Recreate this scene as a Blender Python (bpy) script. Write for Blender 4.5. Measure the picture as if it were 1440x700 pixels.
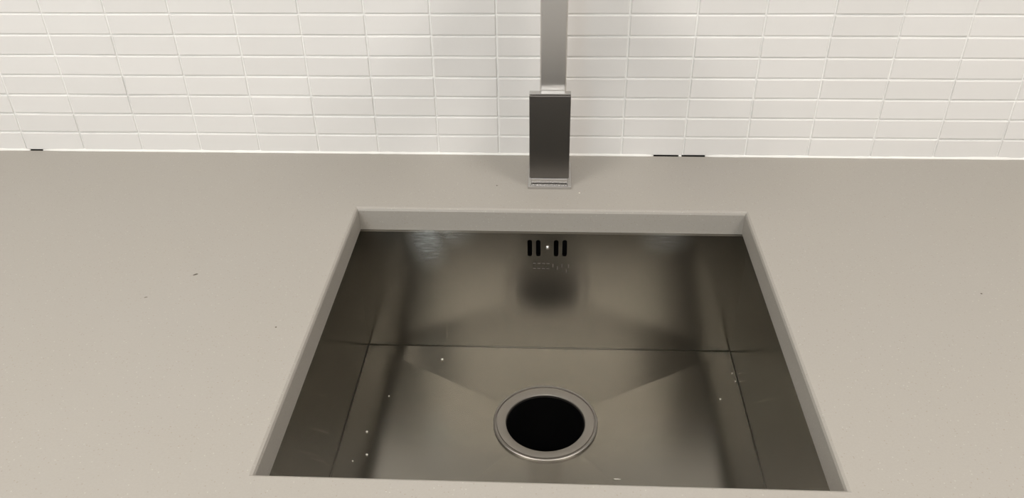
import bpy, bmesh, math, random
from mathutils import Matrix, Vector
from mathutils.geometry import tessellate_polygon

for o in list(bpy.data.objects):
    bpy.data.objects.remove(o, do_unlink=True)
S = bpy.context.scene
COL = S.collection
random.seed(7)

# ------------------------------------------------------------------ camera
cam_d = bpy.data.cameras.new('camera')
cam = bpy.data.objects.new('camera', cam_d)
COL.objects.link(cam)
S.camera = cam
cam_d.sensor_fit = 'HORIZONTAL'
cam_d.sensor_width = 36.0
cam_d.lens = 1185.1 / 1440 * 36.0
cam_d.clip_start = 0.01
R_ = [[0.99886, 0.045954, -0.012909], [0.014331, -0.546689, -0.837213], [-0.045531, 0.836074, -0.546724]]
m = Matrix.Identity(4)
for i in range(3):
    m[i][0] = R_[0][i]; m[i][1] = -R_[1][i]; m[i][2] = -R_[2][i]
m[0][3], m[1][3], m[2][3] = -0.01081, -0.99775, 0.50372
cam.matrix_world = m

# ------------------------------------------------------------------ light and exposure
S.view_settings.view_transform = 'Standard'
S.view_settings.look = 'None'
S.view_settings.gamma = 1.0
S.view_settings.use_curve_mapping = False
S.view_settings.exposure = 0.0
w = bpy.data.worlds.new('world'); S.world = w
w.use_nodes = True
w.node_tree.nodes['Background'].inputs[0].default_value = (1.0, 0.97, 0.93, 1)
w.node_tree.nodes['Background'].inputs[1].default_value = 0.15

CEIL = 1.55; FLOOR = -0.93
XL, XR, YF = -1.75, 1.75, -2.9
def area(name, loc, rot, sx, sy, power, col):
    d = bpy.data.lights.new(name, 'AREA'); d.shape = 'RECTANGLE'; d.size = sx; d.size_y = sy
    d.energy = power; d.color = col
    o = bpy.data.objects.new(name, d); COL.objects.link(o)
    o.location = loc; o.rotation_euler = rot
    return o
LAMPS = [(-0.85, -1.0, 0.32, 0.32, 11.6), (0.97, -1.0, 0.32, 0.32, 11.6), (-0.02, -2.0, 0.40, 0.13, 10.0)]
for lx, ly, hx_, hy_, pw in LAMPS:
    area('ceiling_lamp_light', (lx, ly, CEIL - 0.035), (0, 0, 0), hx_ * 2, hy_ * 2, pw, (1.0, 0.97, 0.945))
area('window_daylight', (-0.85, YF + 0.06, 0.85), (math.radians(90), 0, 0), 0.5, 0.9, 5.0, (0.72, 0.90, 1.0))

# ------------------------------------------------------------------ helpers
def mesh_obj(name, verts, faces, mat, parent=None, smooth=False):
    me = bpy.data.meshes.new(name)
    me.from_pydata([tuple(v) for v in verts], [], faces)
    me.validate(); me.update()
    me.materials.append(mat)
    if smooth:
        for p in me.polygons: p.use_smooth = True
    o = bpy.data.objects.new(name, me); COL.objects.link(o)
    if parent: o.parent = parent
    return o
def bm_obj(name, bm, mat, parent=None, smooth=False):
    me = bpy.data.meshes.new(name); bm.to_mesh(me); bm.free()
    me.materials.append(mat)
    if smooth:
        for p in me.polygons: p.use_smooth = True
    o = bpy.data.objects.new(name, me); COL.objects.link(o)
    if parent: o.parent = parent
    return o
def box_bm(bm, a, b, bev=0.0, seg=2):
    """axis box from corner a to corner b"""
    t = bmesh.new()
    bmesh.ops.create_cube(t, size=1.0)
    for v in t.verts:
        v.co = Vector([(a[i] + b[i]) / 2 + v.co[i] * (b[i] - a[i]) for i in range(3)])
    if bev > 0:
        bmesh.ops.bevel(t, geom=t.edges[:], offset=bev, segments=seg, affect='EDGES', profile=0.5)
    me = bpy.data.meshes.new('tmp'); t.to_mesh(me); t.free()
    bm.from_mesh(me); bpy.data.meshes.remove(me)
    return bm
def box(name, a, b, mat, parent=None, bev=0.0, seg=2):
    return bm_obj(name, box_bm(bmesh.new(), a, b, bev, seg), mat, parent)
def lathe(name, prof, c, mat, parent=None, n=96, smooth=True, closed=False):
    verts = []; faces = []
    k = len(prof)
    for i in range(n):
        a = 2 * math.pi * i / n
        for r, z in prof:
            verts.append((c[0] + r * math.cos(a), c[1] + r * math.sin(a), c[2] + z))
    for i in range(n):
        j = (i + 1) % n
        for q in range(k - 1 if not closed else k):
            q2 = (q + 1) % k
            faces.append((i * k + q, j * k + q, j * k + q2, i * k + q2))
    o = mesh_obj(name, verts, faces, mat, parent, smooth)
    if smooth:
        o.data.set_sharp_from_angle(angle=math.radians(35))
    return o
def empty(name, loc):
    o = bpy.data.objects.new(name, None); COL.objects.link(o); o.location = loc
    o.empty_display_size = 0.05
    return o
def adopt(ch, par):
    ch.parent = par
    ch.matrix_parent_inverse = Matrix.Translation(-par.location)
def tag(o, label, cat, group=None):
    o['label'] = label; o['category'] = cat
    if group: o['group'] = group
    return o
def struct(o):
    o['kind'] = 'structure'; return o

# ------------------------------------------------------------------ materials
def mat(name):
    mt = bpy.data.materials.new(name); mt.use_nodes = True
    nt = mt.node_tree; b = nt.nodes['Principled BSDF']
    return mt, nt, b
def N(nt, t, **kw):
    n = nt.nodes.new(t)
    for k, v in kw.items(): setattr(n, k, v)
    return n
def ramp(nt, stops):
    r = N(nt, 'ShaderNodeValToRGB')
    e = r.color_ramp.elements
    e[0].position, e[0].color = stops[0][0], (*stops[0][1], 1)
    e[1].position, e[1].color = stops[-1][0], (*stops[-1][1], 1)
    for p, c in stops[1:-1]:
        x = e.new(p); x.color = (*c, 1)
    return r
def mixc(nt, a, b, fac, blend='MIX'):
    x = N(nt, 'ShaderNodeMix', data_type='RGBA', blend_type=blend)
    for sock, v in ((x.inputs[0], fac), (x.inputs[6], a), (x.inputs[7], b)):
        if hasattr(v, 'links') or hasattr(v, 'is_linked'): nt.links.new(v, sock)
        elif isinstance(v, tuple): sock.default_value = (*v, 1)
        else: sock.default_value = v
    return x.outputs[2]
def noise(nt, scale, detail=2, vec=None, rough=0.5):
    n = N(nt, 'ShaderNodeTexNoise'); n.inputs['Scale'].default_value = scale
    n.inputs['Detail'].default_value = detail; n.inputs['Roughness'].default_value = rough
    if vec: nt.links.new(vec, n.inputs['Vector'])
    return n
def coord(nt, kind='Object', scale=None):
    c = N(nt, 'ShaderNodeTexCoord')
    if scale is None: return c.outputs[kind]
    mp = N(nt, 'ShaderNodeMapping'); mp.inputs['Scale'].default_value = scale
    nt.links.new(c.outputs[kind], mp.inputs['Vector'])
    return mp.outputs[0]

def plain(name, col, rough=0.5, metal=0.0, bump=0.0, bscale=200):
    mt, nt, b = mat(name)
    n = noise(nt, 6, 3, coord(nt))
    c = mixc(nt, tuple(x * 0.96 for x in col), tuple(min(1, x * 1.03) for x in col), n.outputs[0])
    nt.links.new(c, b.inputs['Base Color'])
    b.inputs['Roughness'].default_value = rough; b.inputs['Metallic'].default_value = metal
    if bump:
        bn = N(nt, 'ShaderNodeBump'); bn.inputs['Strength'].default_value = bump; bn.inputs['Distance'].default_value = 0.001
        nn = noise(nt, bscale, 2, coord(nt)); nt.links.new(nn.outputs[0], bn.inputs['Height'])
        nt.links.new(bn.outputs[0], b.inputs['Normal'])
    return mt

def tile_mat():
    mt, nt, b = mat('glazed_tile')
    oi = N(nt, 'ShaderNodeObjectInfo')
    c = mixc(nt, (0.72, 0.70, 0.675), (0.75, 0.73, 0.705), oi.outputs['Random'])
    nt.links.new(c, b.inputs['Base Color'])
    b.inputs['Roughness'].default_value = 0.22
    b.inputs['Specular IOR Level'].default_value = 0.4
    bn = N(nt, 'ShaderNodeBump'); bn.inputs['Strength'].default_value = 0.12; bn.inputs['Distance'].default_value = 0.002
    g = N(nt, 'ShaderNodeNewGeometry')
    nn = noise(nt, 45, 1, g.outputs['Position']); nt.links.new(nn.outputs[0], bn.inputs['Height'])
    nt.links.new(bn.outputs[0], b.inputs['Normal'])
    return mt
def stone_mat():
    mt, nt, b = mat('quartz_stone')
    v = coord(nt)
    fine = noise(nt, 520, 3, v, 0.7)
    base = mixc(nt, (0.322, 0.297, 0.258), (0.384, 0.356, 0.314), fine.outputs[0])
    broad = noise(nt, 7, 4, v)
    base = mixc(nt, base, (0.358, 0.337, 0.311), mulv(nt, broad.outputs[0], 0.5))
    vo = N(nt, 'ShaderNodeTexVoronoi'); vo.inputs['Scale'].default_value = 330; nt.links.new(v, vo.inputs['Vector'])
    r = ramp(nt, [(0.0, (1, 1, 1)), (0.16, (1, 1, 1)), (0.22, (0, 0, 0))]); nt.links.new(vo.outputs['Distance'], r.inputs[0])
    sep = N(nt, 'ShaderNodeSeparateColor'); nt.links.new(vo.outputs['Color'], sep.inputs[0])
    gt = N(nt, 'ShaderNodeMath', operation='GREATER_THAN'); gt.inputs[1].default_value = 0.72; nt.links.new(sep.outputs[0], gt.inputs[0])
    mm = N(nt, 'ShaderNodeMath', operation='MULTIPLY'); nt.links.new(r.outputs[0], mm.inputs[0]); nt.links.new(gt.outputs[0], mm.inputs[1])
    base = mixc(nt, base, (0.27, 0.23, 0.18), mulv(nt, mm.outputs[0], 0.55))
    lt = N(nt, 'ShaderNodeMath', operation='LESS_THAN'); lt.inputs[1].default_value = 0.12; nt.links.new(sep.outputs[0], lt.inputs[0])
    m2 = N(nt, 'ShaderNodeMath', operation='MULTIPLY'); nt.links.new(r.outputs[0], m2.inputs[0]); nt.links.new(lt.outputs[0], m2.inputs[1])
    base = mixc(nt, base, (0.75, 0.72, 0.66), mulv(nt, m2.outputs[0], 0.2))
    nt.links.new(base, b.inputs['Base Color'])
    b.inputs['Roughness'].default_value = 0.42
    b.inputs['Specular IOR Level'].default_value = 0.35
    return mt
def mulv(nt, s, k):
    x = N(nt, 'ShaderNodeMath', operation='MULTIPLY'); x.inputs[1].default_value = k; nt.links.new(s, x.inputs[0]); return x.outputs[0]
def steel_mat(name, col, rough, aniso, brush=(1, 1, 1), var=0.08):
    mt, nt, b = mat(name)
    nn = noise(nt, 60, 3, coord(nt, 'UV', brush))
    c = mixc(nt, tuple(x * (1 - var) for x in col), tuple(x * (1 + var) for x in col), nn.outputs[0])
    nt.links.new(c, b.inputs['Base Color'])
    b.inputs['Metallic'].default_value = 1.0
    b.inputs['Roughness'].default_value = rough
    if aniso:
        b.inputs['Anisotropic'].default_value = aniso
        b.inputs['Anisotropic Rotation'].default_value = 0.25
        t = N(nt, 'ShaderNodeTangent', direction_type='UV_MAP'); t.uv_map = 'UVMap'
        nt.links.new(t.outputs[0], b.inputs['Tangent'])
    return mt

M_tile = tile_mat()
M_void = plain('void_shade', (0.004, 0.004, 0.004), 0.9)  # near-black colour stands for the shade inside the overflow and wall gap
M_grout = plain('grout', (0.86, 0.85, 0.82), 0.9)
M_stone = stone_mat()
M_bowl = steel_mat('brushed_bowl_steel', (0.280, 0.263, 0.228), 0.20, 0.9, (1, 40, 1))
def add_pale_patches(mt):  # paler blue-grey, less metallic patches high on the bowl's back wall
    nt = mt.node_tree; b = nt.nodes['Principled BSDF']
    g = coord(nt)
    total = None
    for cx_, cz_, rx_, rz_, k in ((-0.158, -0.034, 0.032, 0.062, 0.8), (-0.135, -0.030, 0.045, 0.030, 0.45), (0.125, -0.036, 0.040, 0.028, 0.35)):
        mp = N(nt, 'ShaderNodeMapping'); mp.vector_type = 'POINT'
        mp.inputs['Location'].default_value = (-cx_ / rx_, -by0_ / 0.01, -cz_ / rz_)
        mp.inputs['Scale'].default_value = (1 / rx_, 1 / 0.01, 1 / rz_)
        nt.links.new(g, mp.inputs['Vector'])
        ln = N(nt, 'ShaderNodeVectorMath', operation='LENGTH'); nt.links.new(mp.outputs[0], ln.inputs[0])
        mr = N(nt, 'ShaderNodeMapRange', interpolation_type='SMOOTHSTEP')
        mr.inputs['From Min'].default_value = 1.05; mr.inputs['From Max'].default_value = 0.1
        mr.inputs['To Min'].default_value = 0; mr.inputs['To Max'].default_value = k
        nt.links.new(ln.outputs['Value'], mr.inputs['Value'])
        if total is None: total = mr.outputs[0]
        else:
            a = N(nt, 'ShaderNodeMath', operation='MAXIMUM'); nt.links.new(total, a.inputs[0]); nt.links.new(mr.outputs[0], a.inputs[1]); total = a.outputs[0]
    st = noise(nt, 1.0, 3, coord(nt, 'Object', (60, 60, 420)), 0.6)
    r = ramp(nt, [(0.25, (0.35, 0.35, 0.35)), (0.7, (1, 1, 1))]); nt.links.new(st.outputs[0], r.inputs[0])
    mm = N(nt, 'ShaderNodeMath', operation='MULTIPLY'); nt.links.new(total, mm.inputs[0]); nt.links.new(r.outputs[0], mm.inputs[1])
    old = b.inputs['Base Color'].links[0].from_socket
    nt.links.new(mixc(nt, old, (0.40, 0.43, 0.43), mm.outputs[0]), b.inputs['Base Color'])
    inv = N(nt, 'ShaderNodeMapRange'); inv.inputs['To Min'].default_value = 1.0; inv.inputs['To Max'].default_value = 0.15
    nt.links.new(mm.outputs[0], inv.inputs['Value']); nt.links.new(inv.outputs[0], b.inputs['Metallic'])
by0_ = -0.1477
add_pale_patches(M_bowl)
M_ring = steel_mat('drain_steel', (0.38, 0.355, 0.325), 0.45, 0)
M_pipe = plain('drain_pipe_plastic', (0.004, 0.004, 0.004), 0.3)
M_stem = steel_mat('faucet_steel', (0.76, 0.74, 0.715), 0.32, 0)
M_body = steel_mat('dark_polished_metal', (0.22, 0.205, 0.19), 0.36, 0)
M_chrome = steel_mat('chrome', (0.60, 0.59, 0.575), 0.16, 0)
M_sil = plain('white_silicone', (0.80, 0.78, 0.74), 0.45)
M_wall = plain('painted_plaster', (0.68, 0.665, 0.645), 0.9)
M_floor = plain('floor_vinyl', (0.20, 0.17, 0.14), 0.5)
M_dark = plain('void_board', (0.02, 0.018, 0.015), 0.9)
M_cab = plain('cabinet_laminate', (0.55, 0.53, 0.50), 0.45)
M_crumb = plain('plaster_crumb', (0.80, 0.76, 0.68), 0.8)
M_mark = plain('etched_mark', (0.13, 0.11, 0.10), 0.6)
M_grit = plain('brown_grit', (0.11, 0.09, 0.07), 0.8)
M_frame = plain('white_frame', (0.75, 0.75, 0.73), 0.4)
mt, nt, b = mat('lamp_diffuser'); b.inputs['Emission Color'].default_value = (1, 0.96, 0.9, 1); b.inputs['Emission Strength'].default_value = 6.0
M_lamp = mt
mt, nt, b = mat('sky_pane'); b.inputs['Emission Color'].default_value = (0.8, 0.92, 1, 1); b.inputs['Emission Strength'].default_value = 3.0
M_sky = mt

# ------------------------------------------------------------------ room shell
T = 0.0296                       # stone thickness
CF = -0.63                       # front edge of the worktop
struct(box('floor', (XL, YF, FLOOR - 0.05), (XR, 0.05, FLOOR), M_floor))
struct(box('ceiling', (XL, YF, CEIL), (XR, 0.05, CEIL + 0.05), M_wall))
struct(box('wall_left', (XL - 0.08, YF, FLOOR), (XL, 0.05, CEIL), M_wall))
struct(box('wall_right', (XR, YF, FLOOR), (XR + 0.08, 0.05, CEIL), M_wall))
struct(box('wall_front', (XL, YF - 0.08, FLOOR), (XR, YF, CEIL), M_wall))
# tiled wall: plaster backing that stops just above the worktop, gap below coloured black for shade
wall = struct(box('wall_back', (XL, 0.0012, 0.0012), (XR, 0.05, CEIL), M_grout))
struct(box('wall_back', (XL, 0.012, FLOOR), (XR, 0.05, 0.0012), M_void))

TW, TH, J = 0.080, 0.02665, 0.0019
Z0 = 0.0003
def tile_bm(bm, x, z, d=0.0, bx=TW, bz=TH, tilt=(0, 0)):
    hx, hz, e = (bx - J) / 2, (bz - J) / 2, 0.0011
    f = -0.0002
    def P(px, pz, y): return bm.verts.new((x + px, y + d + px * tilt[0] + pz * tilt[1], z + pz))
    back = [P(sx * hx, sz * hz, 0.0012 - d) for sx, sz in ((-1, -1), (1, -1), (1, 1), (-1, 1))]
    mid = [P(sx * hx, sz * hz, 0.0007) for sx, sz in ((-1, -1), (1, -1), (1, 1), (-1, 1))]
    m2 = [P(sx * (hx - .0004), sz * (hz - .0004), 0.0001) for sx, sz in ((-1, -1), (1, -1), (1, 1), (-1, 1))]
    fr = [P(sx * (hx - e), sz * (hz - e), f) for sx, sz in ((-1, -1), (1, -1), (1, 1), (-1, 1))]
    for a, b_ in ((back, mid), (mid, m2), (m2, fr)):
        for i in range(4):
            j = (i + 1) % 4
            bm.faces.new((a[i], a[j], b_[j], b_[i]))
    bm.faces.new(fr)
bmt = bmesh.new(); tile_bm(bmt, 0, 0)
tile_me = bpy.data.meshes.new('tile'); bmt.to_mesh(tile_me); bmt.free(); tile_me.materials.append(M_tile)
NR = 10
for j in range(NR):
    for i in range(-10, 9):
        o = bpy.data.objects.new('tile', tile_me); COL.objects.link(o); o.parent = wall
        o.location = (i * TW + TW / 2, random.uniform(-0.00025, 0.0002), Z0 + (j + 0.5) * TH + random.uniform(-.00012, .00012))
        o.rotation_euler = (random.gauss(0, 0.006), random.gauss(0, 0.0008), random.gauss(0, 0.003))
bmt = bmesh.new()
nrow = int((CEIL - Z0) / TH)
for j in range(nrow):
    for i in range(-21, 21):
        if j < NR and -10 <= i < 9: continue
        tile_bm(bmt, i * TW + TW / 2, Z0 + (j + 0.5) * TH, random.uniform(-0.0002, 0.0002), tilt=(random.gauss(0, .003), random.gauss(0, .006)))
o = bm_obj('tile_field', bmt, M_tile, wall); o['kind'] = 'stuff'

# silicone bead along the foot of the tiles, missing over two short gaps
def bead(x0, x1):
    prof = [(0.0008, -0.0001), (-0.0022, -0.0001), (-0.0020, 0.0007), (-0.0010, 0.0017), (-0.0002, 0.0026), (0.0008, 0.0026)]
    n = max(2, int((x1 - x0) / 0.01)); verts = []; faces = []
    for i in range(n + 1):
        x = x0 + (x1 - x0) * i / n
        k = 1 + random.uniform(-0.18, 0.18)
        if i in (0, n): k = 0.55
        for y, z in prof: verts.append((x, y * k if y < 0 else y, z * k if z > 0 else z))
    p = len(prof)
    for i in range(n):
        for q in range(p):
            q2 = (q + 1) % p
            faces.append((i * p + q, i * p + q2, (i + 1) * p + q2, (i + 1) * p + q))
    faces.append(tuple(range(p))[::-1]); faces.append(tuple(n * p + q for q in range(p)))
    return mesh_obj('trim_1', verts, faces, M_sil, None, True)
for a, b_ in ((XL, -0.716), (-0.698, 0.122), (0.1545, 0.1585), (0.189, XR)):
    struct(bead(a, b_))

# window in the wall behind the viewer (source of the cool daylight)
wd = struct(box('window_1', (-1.13, YF, 0.37), (-0.57, YF + 0.012, 1.33), M_sky))
for a, b_ in (((-1.17, YF, 0.33), (-0.53, YF + 0.04, 0.37)), ((-1.17, YF, 1.33), (-0.53, YF + 0.04, 1.37)),
              ((-1.17, YF, 0.37), (-1.13, YF + 0.04, 1.33)), ((-0.57, YF, 0.37), (-0.53, YF + 0.04, 1.33))):
    box('window_frame', a, b_, M_frame, wd, 0.003, 1)
for k, (lx, ly, hx_, hy_, pw) in enumerate(LAMPS):
    cl = tag(empty('ceiling_light', (lx, ly, CEIL)),
             ('square white ceiling light panel above the left end of the worktop', 'square white ceiling light panel above the right end of the worktop',
              'long rectangular ceiling light panel in the middle of the room behind the worktop')[k], 'light', 'ceiling light panels')
    adopt(box('frame', (lx - hx_ - .03, ly - hy_ - .03, CEIL - .02), (lx + hx_ + .03, ly + hy_ + .03, CEIL), M_frame, None, .003, 1), cl)
    adopt(box('diffuser', (lx - hx_, ly - hy_, CEIL - .026), (lx + hx_, ly + hy_, CEIL - .0201), M_lamp), cl)

# ------------------------------------------------------------------ worktop with cut-out
sx0, sx1, sy0, sy1 = -0.2396, 0.2152, -0.1434, -0.5522
bv = 0.0032
X0, X1, Y0, Y1 = XL, XR, -0.0012, CF
loops = []
def rect(x0, x1, y0, y1, z): return [(x0, y0, z), (x1, y0, z), (x1, y1, z), (x0, y1, z)]
verts = []; faces = []
L = [rect(X0, X1, Y0, Y1, -T), rect(X0, X1, Y0, Y1, -0.002), rect(X0 + .002, X1 - .002, Y0 , Y1 + .002, 0),
     rect(sx0 - bv, sx1 + bv, sy0 + bv, sy1 - bv, 0), rect(sx0 - bv * .35, sx1 + bv * .35, sy0 + bv * .35, sy1 - bv * .35, -bv * .45),
     rect(sx0, sx1, sy0, sy1, -bv * 1.2), rect(sx0, sx1, sy0, sy1, -T)]
for r in L: verts += r
for k in range(len(L)):
    k2 = (k + 1) % len(L)
    for i in range(4):
        j = (i + 1) % 4
        faces.append((k * 4 + i, k2 * 4 + i, k2 * 4 + j, k * 4 + j))
wt = mesh_obj('worktop', verts, faces, M_stone)
bm = bmesh.new(); bm.from_mesh(wt.data); bmesh.ops.recalc_face_normals(bm, faces=bm.faces); bm.to_mesh(wt.data); bm.free()
tag(wt, 'beige speckled quartz worktop with a rectangular cut-out for the sink', 'countertop')

# ------------------------------------------------------------------ sink
bx0, bx1, by0, by1 = -0.2475, 0.2227, -0.1477, -0.557
DEP = 0.2054; FALL = 0.0065
DC = Vector((-0.0138, -0.2780))
HR = 0.052
zt = -T - 0.0002
sink = tag(empty('kitchen_sink', (DC.x, (by0 + by1) / 2, -DEP)), 'undermounted brushed stainless steel kitchen sink set into the beige worktop', 'sink')
V = []; F = []; UV = []
def addpoly(pts, uvf, holes=()):
    """planar polygon with holes; pts 3-D"""
    lists = [[Vector(p) for p in pts]] + [[Vector(p) for p in h] for h in holes]
    flat = [p for l in lists for p in l]
    base = len(V); V.extend([tuple(p) for p in flat]); UV.extend([uvf(p) for p in flat])
    if not holes and len(pts) == 4:
        F.append((base, base + 1, base + 2, base + 3)); return
    for t in tessellate_polygon(lists): F.append(tuple(base + i for i in t))
ux = lambda p: (p.x, p.y + p.z * 1.0)
uy = lambda p: (p.y, p.x + p.z * 1.0)
# overflow slots
slots = []
for sxc, szc in ((-0.0356, -.0505), (-0.0254, -.0505), (-0.0040, -.0503), (0.0062, -.0502)):
    r, hh = 0.0028, 0.0090
    pts = []
    for k in range(17): a = math.pi * k / 16; pts.append((sxc + r * math.cos(a), by0, szc + hh - 0.0 + r * math.sin(a)))
    for k in range(17): a = math.pi + math.pi * k / 16; pts.append((sxc + r * math.cos(a), by0, szc - hh + r * math.sin(a)))
    slots.append(pts)
addpoly([(bx0, by0, zt), (bx1, by0, zt), (bx1, by0, -DEP), (bx0, by0, -DEP)], ux, slots)
addpoly([(bx1, by1, zt), (bx0, by1, zt), (bx0, by1, -DEP), (bx1, by1, -DEP)], ux)
addpoly([(bx0, by1, zt), (bx0, by0, zt), (bx0, by0, -DEP), (bx0, by1, -DEP)], uy)
addpoly([(bx1, by0, zt), (bx1, by1, zt), (bx1, by1, -DEP), (bx1, by0, -DEP)], uy)
# rim flange under the stone
for a, b_, c, d in (((bx0, by0), (bx1, by0), (bx1 + .02, by0 + .02), (bx0 - .02, by0 + .02)),
                    ((bx1, by0), (bx1, by1), (bx1 + .02, by1 - .02), (bx1 + .02, by0 + .02)),
                    ((bx1, by1), (bx0, by1), (bx0 - .02, by1 - .02), (bx1 + .02, by1 - .02)),
                    ((bx0, by1), (bx0, by0), (bx0 - .02, by0 + .02), (bx0 - .02, by1 - .02))):
    addpoly([(*a, zt), (*b_, zt), (*c, zt), (*d, zt)], ux)
# floor: four planes falling to the drain, meeting in diagonal creases
cor = [Vector((bx0, by0)), Vector((bx1, by0)), Vector((bx1, by1)), Vector((bx0, by1))]
NS = 24
for k in range(4):
    A, B = cor[k], cor[(k + 1) % 4]
    aA = math.atan2(*(A - DC).yx); aB = math.atan2(*(B - DC).yx)
    while aB > aA: aB -= 2 * math.pi
    nrm = Vector((A - B).yx); nrm = Vector((-(A - B).y, (A - B).x)).normalized()
    if (DC - A).dot(nrm) < 0: nrm = -nrm
    dist = (DC - A).dot(nrm)
    def zz(p): return -DEP - FALL * ((p - A).dot(nrm)) / dist
    arc = []
    for i in range(NS + 1):
        a = aB + (aA - aB) * i / NS
        arc.append(DC + HR * Vector((math.cos(a), math.sin(a))))
    pts = [A, B] + arc
    P3 = [(p.x, p.y, zz(p)) for p in pts]
    addpoly(P3, ux)
me = bpy.data.meshes.new('bowl'); me.from_pydata(V, [], F); me.update()
uvl = me.uv_layers.new(name='UVMap')
for l in me.loops: uvl.data[l.index].uv = UV[l.vertex_index]
bm = bmesh.new(); bm.from_mesh(me)
bmesh.ops.remove_doubles(bm, verts=bm.verts, dist=1e-5)
bmesh.ops.recalc_face_normals(bm, faces=bm.faces)
# make sure the floor looks up
up = sum(f.normal.z * f.calc_area() for f in bm.faces if f.calc_center_median().z < -DEP + .001 and abs(f.normal.z) > .9)
if up < 0: bmesh.ops.reverse_faces(bm, faces=bm.faces)
bm.to_mesh(me); bm.free()
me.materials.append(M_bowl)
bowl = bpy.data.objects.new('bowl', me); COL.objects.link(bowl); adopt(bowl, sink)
sm = bowl.modifiers.new('gauge', 'SOLIDIFY'); sm.thickness = 0.0012; sm.offset = -1.0
tag_b = bowl

# tight weld seams along the inside corners
M_seam = steel_mat('weld_steel', (0.20, 0.185, 0.16), 0.5, 0)
def seam(p, q, r=0.0007):
    p, q = Vector(p), Vector(q); d = (q - p); t = bmesh.new()
    bmesh.ops.create_cone(t, segments=8, radius1=r, radius2=r, depth=d.length, cap_ends=True)
    bmesh.ops.transform(t, verts=t.verts, matrix=Matrix.Translation((p + q) / 2) @ d.to_track_quat('Z', 'Y').to_matrix().to_4x4())
    o = bm_obj('weld_seam', t, M_seam, None, True); adopt(o, sink)
e = 0.0002
seam((bx0 + e, by0 - e, -DEP + e), (bx0 + e, by1 + e, -DEP + e)); seam((bx1 - e, by0 - e, -DEP + e), (bx1 - e, by1 + e, -DEP + e))
seam((bx0 + e, by0 - e, -DEP + e), (bx1 - e, by0 - e, -DEP + e))

# overflow box, screw, faint etched marks
bm = box_bm(bmesh.new(), (-0.052, by0 + 0.0014, -0.085), (0.022, by0 + 0.04, -0.034))
bmesh.ops.delete(bm, geom=[f for f in bm.faces if f.normal.y < -0.9], context='FACES')
adopt(bm_obj('overflow_box', bm, M_void), sink)
scr = lathe('screw', [(0.0, 0.0022), (0.0010, 0.0020), (0.0021, 0.0012), (0.0027, 0.0), (0.0027, -0.001)], (0, 0, 0), M_chrome, None, 24)
scr.data.transform(Matrix.Translation((-0.0143, by0 - 0.0002, -0.0492)) @ Matrix.Rotation(math.radians(90), 4, 'X'))
adopt(scr, sink)
bm = bmesh.new()
for i, xx in enumerate((-0.0300, -0.0245, -0.0190, -0.0135)):
    for zc in (-0.0725, -0.0800):
        box_bm(bm, (xx - .0017, by0 - .00015, zc - .0005), (xx + .0017, by0 + .0002, zc + .0005))
for xx, zc in ((-0.0075, -.0755), (-0.002, -.079), (0.0035, -.0755), (0.009, -.083), (0.0115, -.076)):
    box_bm(bm, (xx - .0005, by0 - .00015, zc - .0025), (xx + .0005, by0 + .0002, zc + .0025))
adopt(bm_obj('etched_marking', bm, M_mark), sink)

# drain: flange ring, groove, pipe
zf = -DEP - FALL * 0.6
dr = lathe('drain_flange', [(0.0610, -0.0040), (0.0612, 0.0012), (0.0604, 0.0017), (0.0592, 0.0014), (0.0586, -0.0002), (0.0576, -0.0002),
                            (0.0570, 0.0013), (0.0540, 0.0013), (0.0500, 0.0009), (0.0468, 0.0003), (0.0460, -0.0008), (0.0460, -0.004), (0.0475, -0.0042), (0.0475, -0.0045)],
           (DC.x, DC.y, zf), M_ring, None, 128, closed=True)
adopt(dr, sink)
pp = lathe('drain_pipe', [(0.0462, -0.0035), (0.0452, -0.130), (0.030, -0.150), (0.0, -0.152)], (DC.x, DC.y, zf), M_pipe, None, 96)
adopt(pp, sink)

# ------------------------------------------------------------------ faucet
fx = -0.0130
fc = tag(empty('kitchen_faucet', (fx, -0.06, 0)), 'square-section metal kitchen faucet with dark polished base block behind the sink', 'faucet')
adopt(box('base_plate', (-0.0396, -0.0930, 0.0), (0.0138, -0.0290, 0.0045), M_chrome, None, 0.0008, 2), fc)
adopt(box('base_collar', (-0.0362, -0.0868, 0.0045), (0.0094, -0.0430, 0.0120), M_chrome, None, 0.0014, 2), fc)
adopt(box('front_plate', (-0.0377, -0.0890, 0.0132), (0.0104, -0.0790, 0.1205), M_body, None, 0.0008, 2), fc)
adopt(box('plate_cap', (-0.0377, -0.0890, 0.1206), (0.0104, -0.0790, 0.1228), M_chrome, None, 0.0006, 2), fc)
adopt(box('stem', (-0.0256, -0.0785, 0.0122), (0.0050, -0.0470, 0.3075), M_stem, None, 0.0022, 3), fc)
adopt(box('spout', (-0.0310, -0.2850, 0.3080), (0.0104, -0.0440, 0.3380), M_stem, None, 0.0020, 3), fc)
adopt(lathe('aerator', [(0.0, 0.0), (0.011, 0.0), (0.012, 0.001), (0.012, 0.006), (0.0, 0.006)], (-0.0104, -0.268, 0.302), M_chrome, None, 32), fc)

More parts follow.
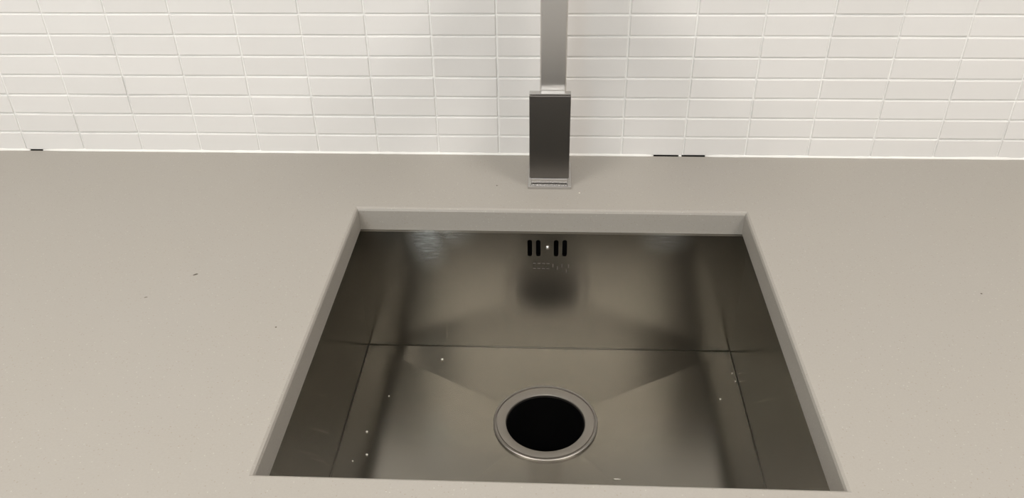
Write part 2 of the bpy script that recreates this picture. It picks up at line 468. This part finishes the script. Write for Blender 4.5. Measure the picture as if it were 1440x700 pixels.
# ------------------------------------------------------------------ base cabinet below the worktop
cb = tag(empty('base_cabinet', (0, -0.3, FLOOR)), 'plain light laminate base cabinet carrying the beige worktop', 'cabinet')
zt2 = -T - 0.0015
for nm, a, b_ in (('side_panel', (-0.60, -0.58, FLOOR), (-0.582, -0.01, zt2)), ('side_panel', (0.582, -0.58, FLOOR), (0.60, -0.01, zt2)),
                  ('bottom_panel', (-0.582, -0.56, FLOOR + .1), (0.582, -0.01, FLOOR + .118)), ('plinth', (-0.582, -0.53, FLOOR), (0.582, -0.515, FLOOR + .1))):
    adopt(box(nm, a, b_, M_cab), cb)
for s in (-1, 1):
    d = box('door', (min(s * .002, s * .598), -0.60, FLOOR + .105), (max(s * .002, s * .598), -0.582, zt2 - .003), M_cab, None, .001, 1)
    adopt(d, cb)
    h = box('handle', (s * .04 - .005, -0.625, -0.30), (s * .04 + .005, -0.602, -0.16), M_stem, None, .002, 1)
    h.parent = d; h.matrix_parent_inverse = Matrix.Translation(-cb.location).inverted() @ Matrix.Translation(-cb.location)

# ------------------------------------------------------------------ crumbs and specks
def floor_z(x, y):
    return -DEP
def crumb(x, y, z, r, label, mt_=M_crumb, name='crumb', group='white crumbs lying in the sink', sc=(1, 1, .6), rz=0, cat='crumb'):
    t = bmesh.new(); bmesh.ops.create_icosphere(t, subdivisions=1, radius=r)
    for v in t.verts:
        v.co = v.co * random.uniform(0.8, 1.2); v.co = Vector((v.co.x * sc[0], v.co.y * sc[1], v.co.z * sc[2]))
    t.transform(Matrix.Rotation(rz, 4, 'Z'))
    zmin = min(v.co.z for v in t.verts)
    for v in t.verts: v.co.z -= zmin
    o = bm_obj(name, t, mt_); o.location = (x, y, z)
    return tag(o, label, cat, group)
def plane_z(x, y):
    """height of the sloped sink floor"""
    best = 0
    p = Vector((x, y)); t = []
    t.append((x - bx0) / (DC.x - bx0)); t.append((bx1 - x) / (bx1 - DC.x)); t.append((by0 - y) / (by0 - DC.y)); t.append((y - by1) / (DC.y - by1))
    return -DEP - FALL * min(t)
for x, y, r, lb in ((-0.2202, -0.3047, .0016, 'white crumb on the sink floor near the left wall, upper of a close pair'),
                    (-0.2135, -0.3396, .0015, 'white crumb on the sink floor near the left wall, lower of a close pair'),
                    (-0.2276, -0.3496, .0011, 'tiny pale crumb beside the left sink wall, close to the front edge'),
                    (-0.1475, -0.1743, .0018, 'white crumb on the sink floor close to the back wall, left of the drain'),
                    (-0.2048, -0.2435, .0010, 'tiny pale crumb left of the drain, halfway down the sink floor'),
                    (0.1961, -0.2368, .0012, 'tiny pale crumb on the right part of the sink floor'),
                    (0.2180, -0.1900, .0010, 'tiny pale crumb against the right sink wall near the back corner'),
                    (0.2195, -0.2050, .0009, 'second tiny crumb against the right sink wall near the back corner')):
    crumb(x, y, plane_z(x, y), r, lb)
crumb(0.0653, -0.3621, plane_z(.0653, -.3621), .0016, 'thin pale splinter on the sink floor right of the drain near the front', sc=(3.2, .35, .3), name='splinter', group=None, rz=-.05)
crumb(0.0235, -0.1023, 0.0, .0011, 'white crumb on the worktop just right of the faucet base', group=None)
for x, y, r, lb, sc, rz in ((-0.3839, -0.2854, .0019, 'brown smudge-like grit on the worktop left of the sink', (1.6, .6, .15), .5),
                            (-0.4202, -0.3268, .0014, 'faint brown grit on the worktop at the far left of the sink', (1.5, .5, .12), .3),
                            (0.4198, -0.2969, .0011, 'dark grit speck on the worktop right of the sink', (1, 1, .3), 0),
                            (-0.2737, -0.371, .0011, 'dark grit speck close to the left edge of the cut-out', (1, .8, .3), 0),
                            (-0.0780, -0.0850, .0010, 'dark grit speck on the worktop left of the faucet', (1, .8, .3), 0)):
    crumb(x, y, 0.0, r, lb, M_grit, 'grit', 'dark grit specks on the worktop', sc, rz, 'speck')
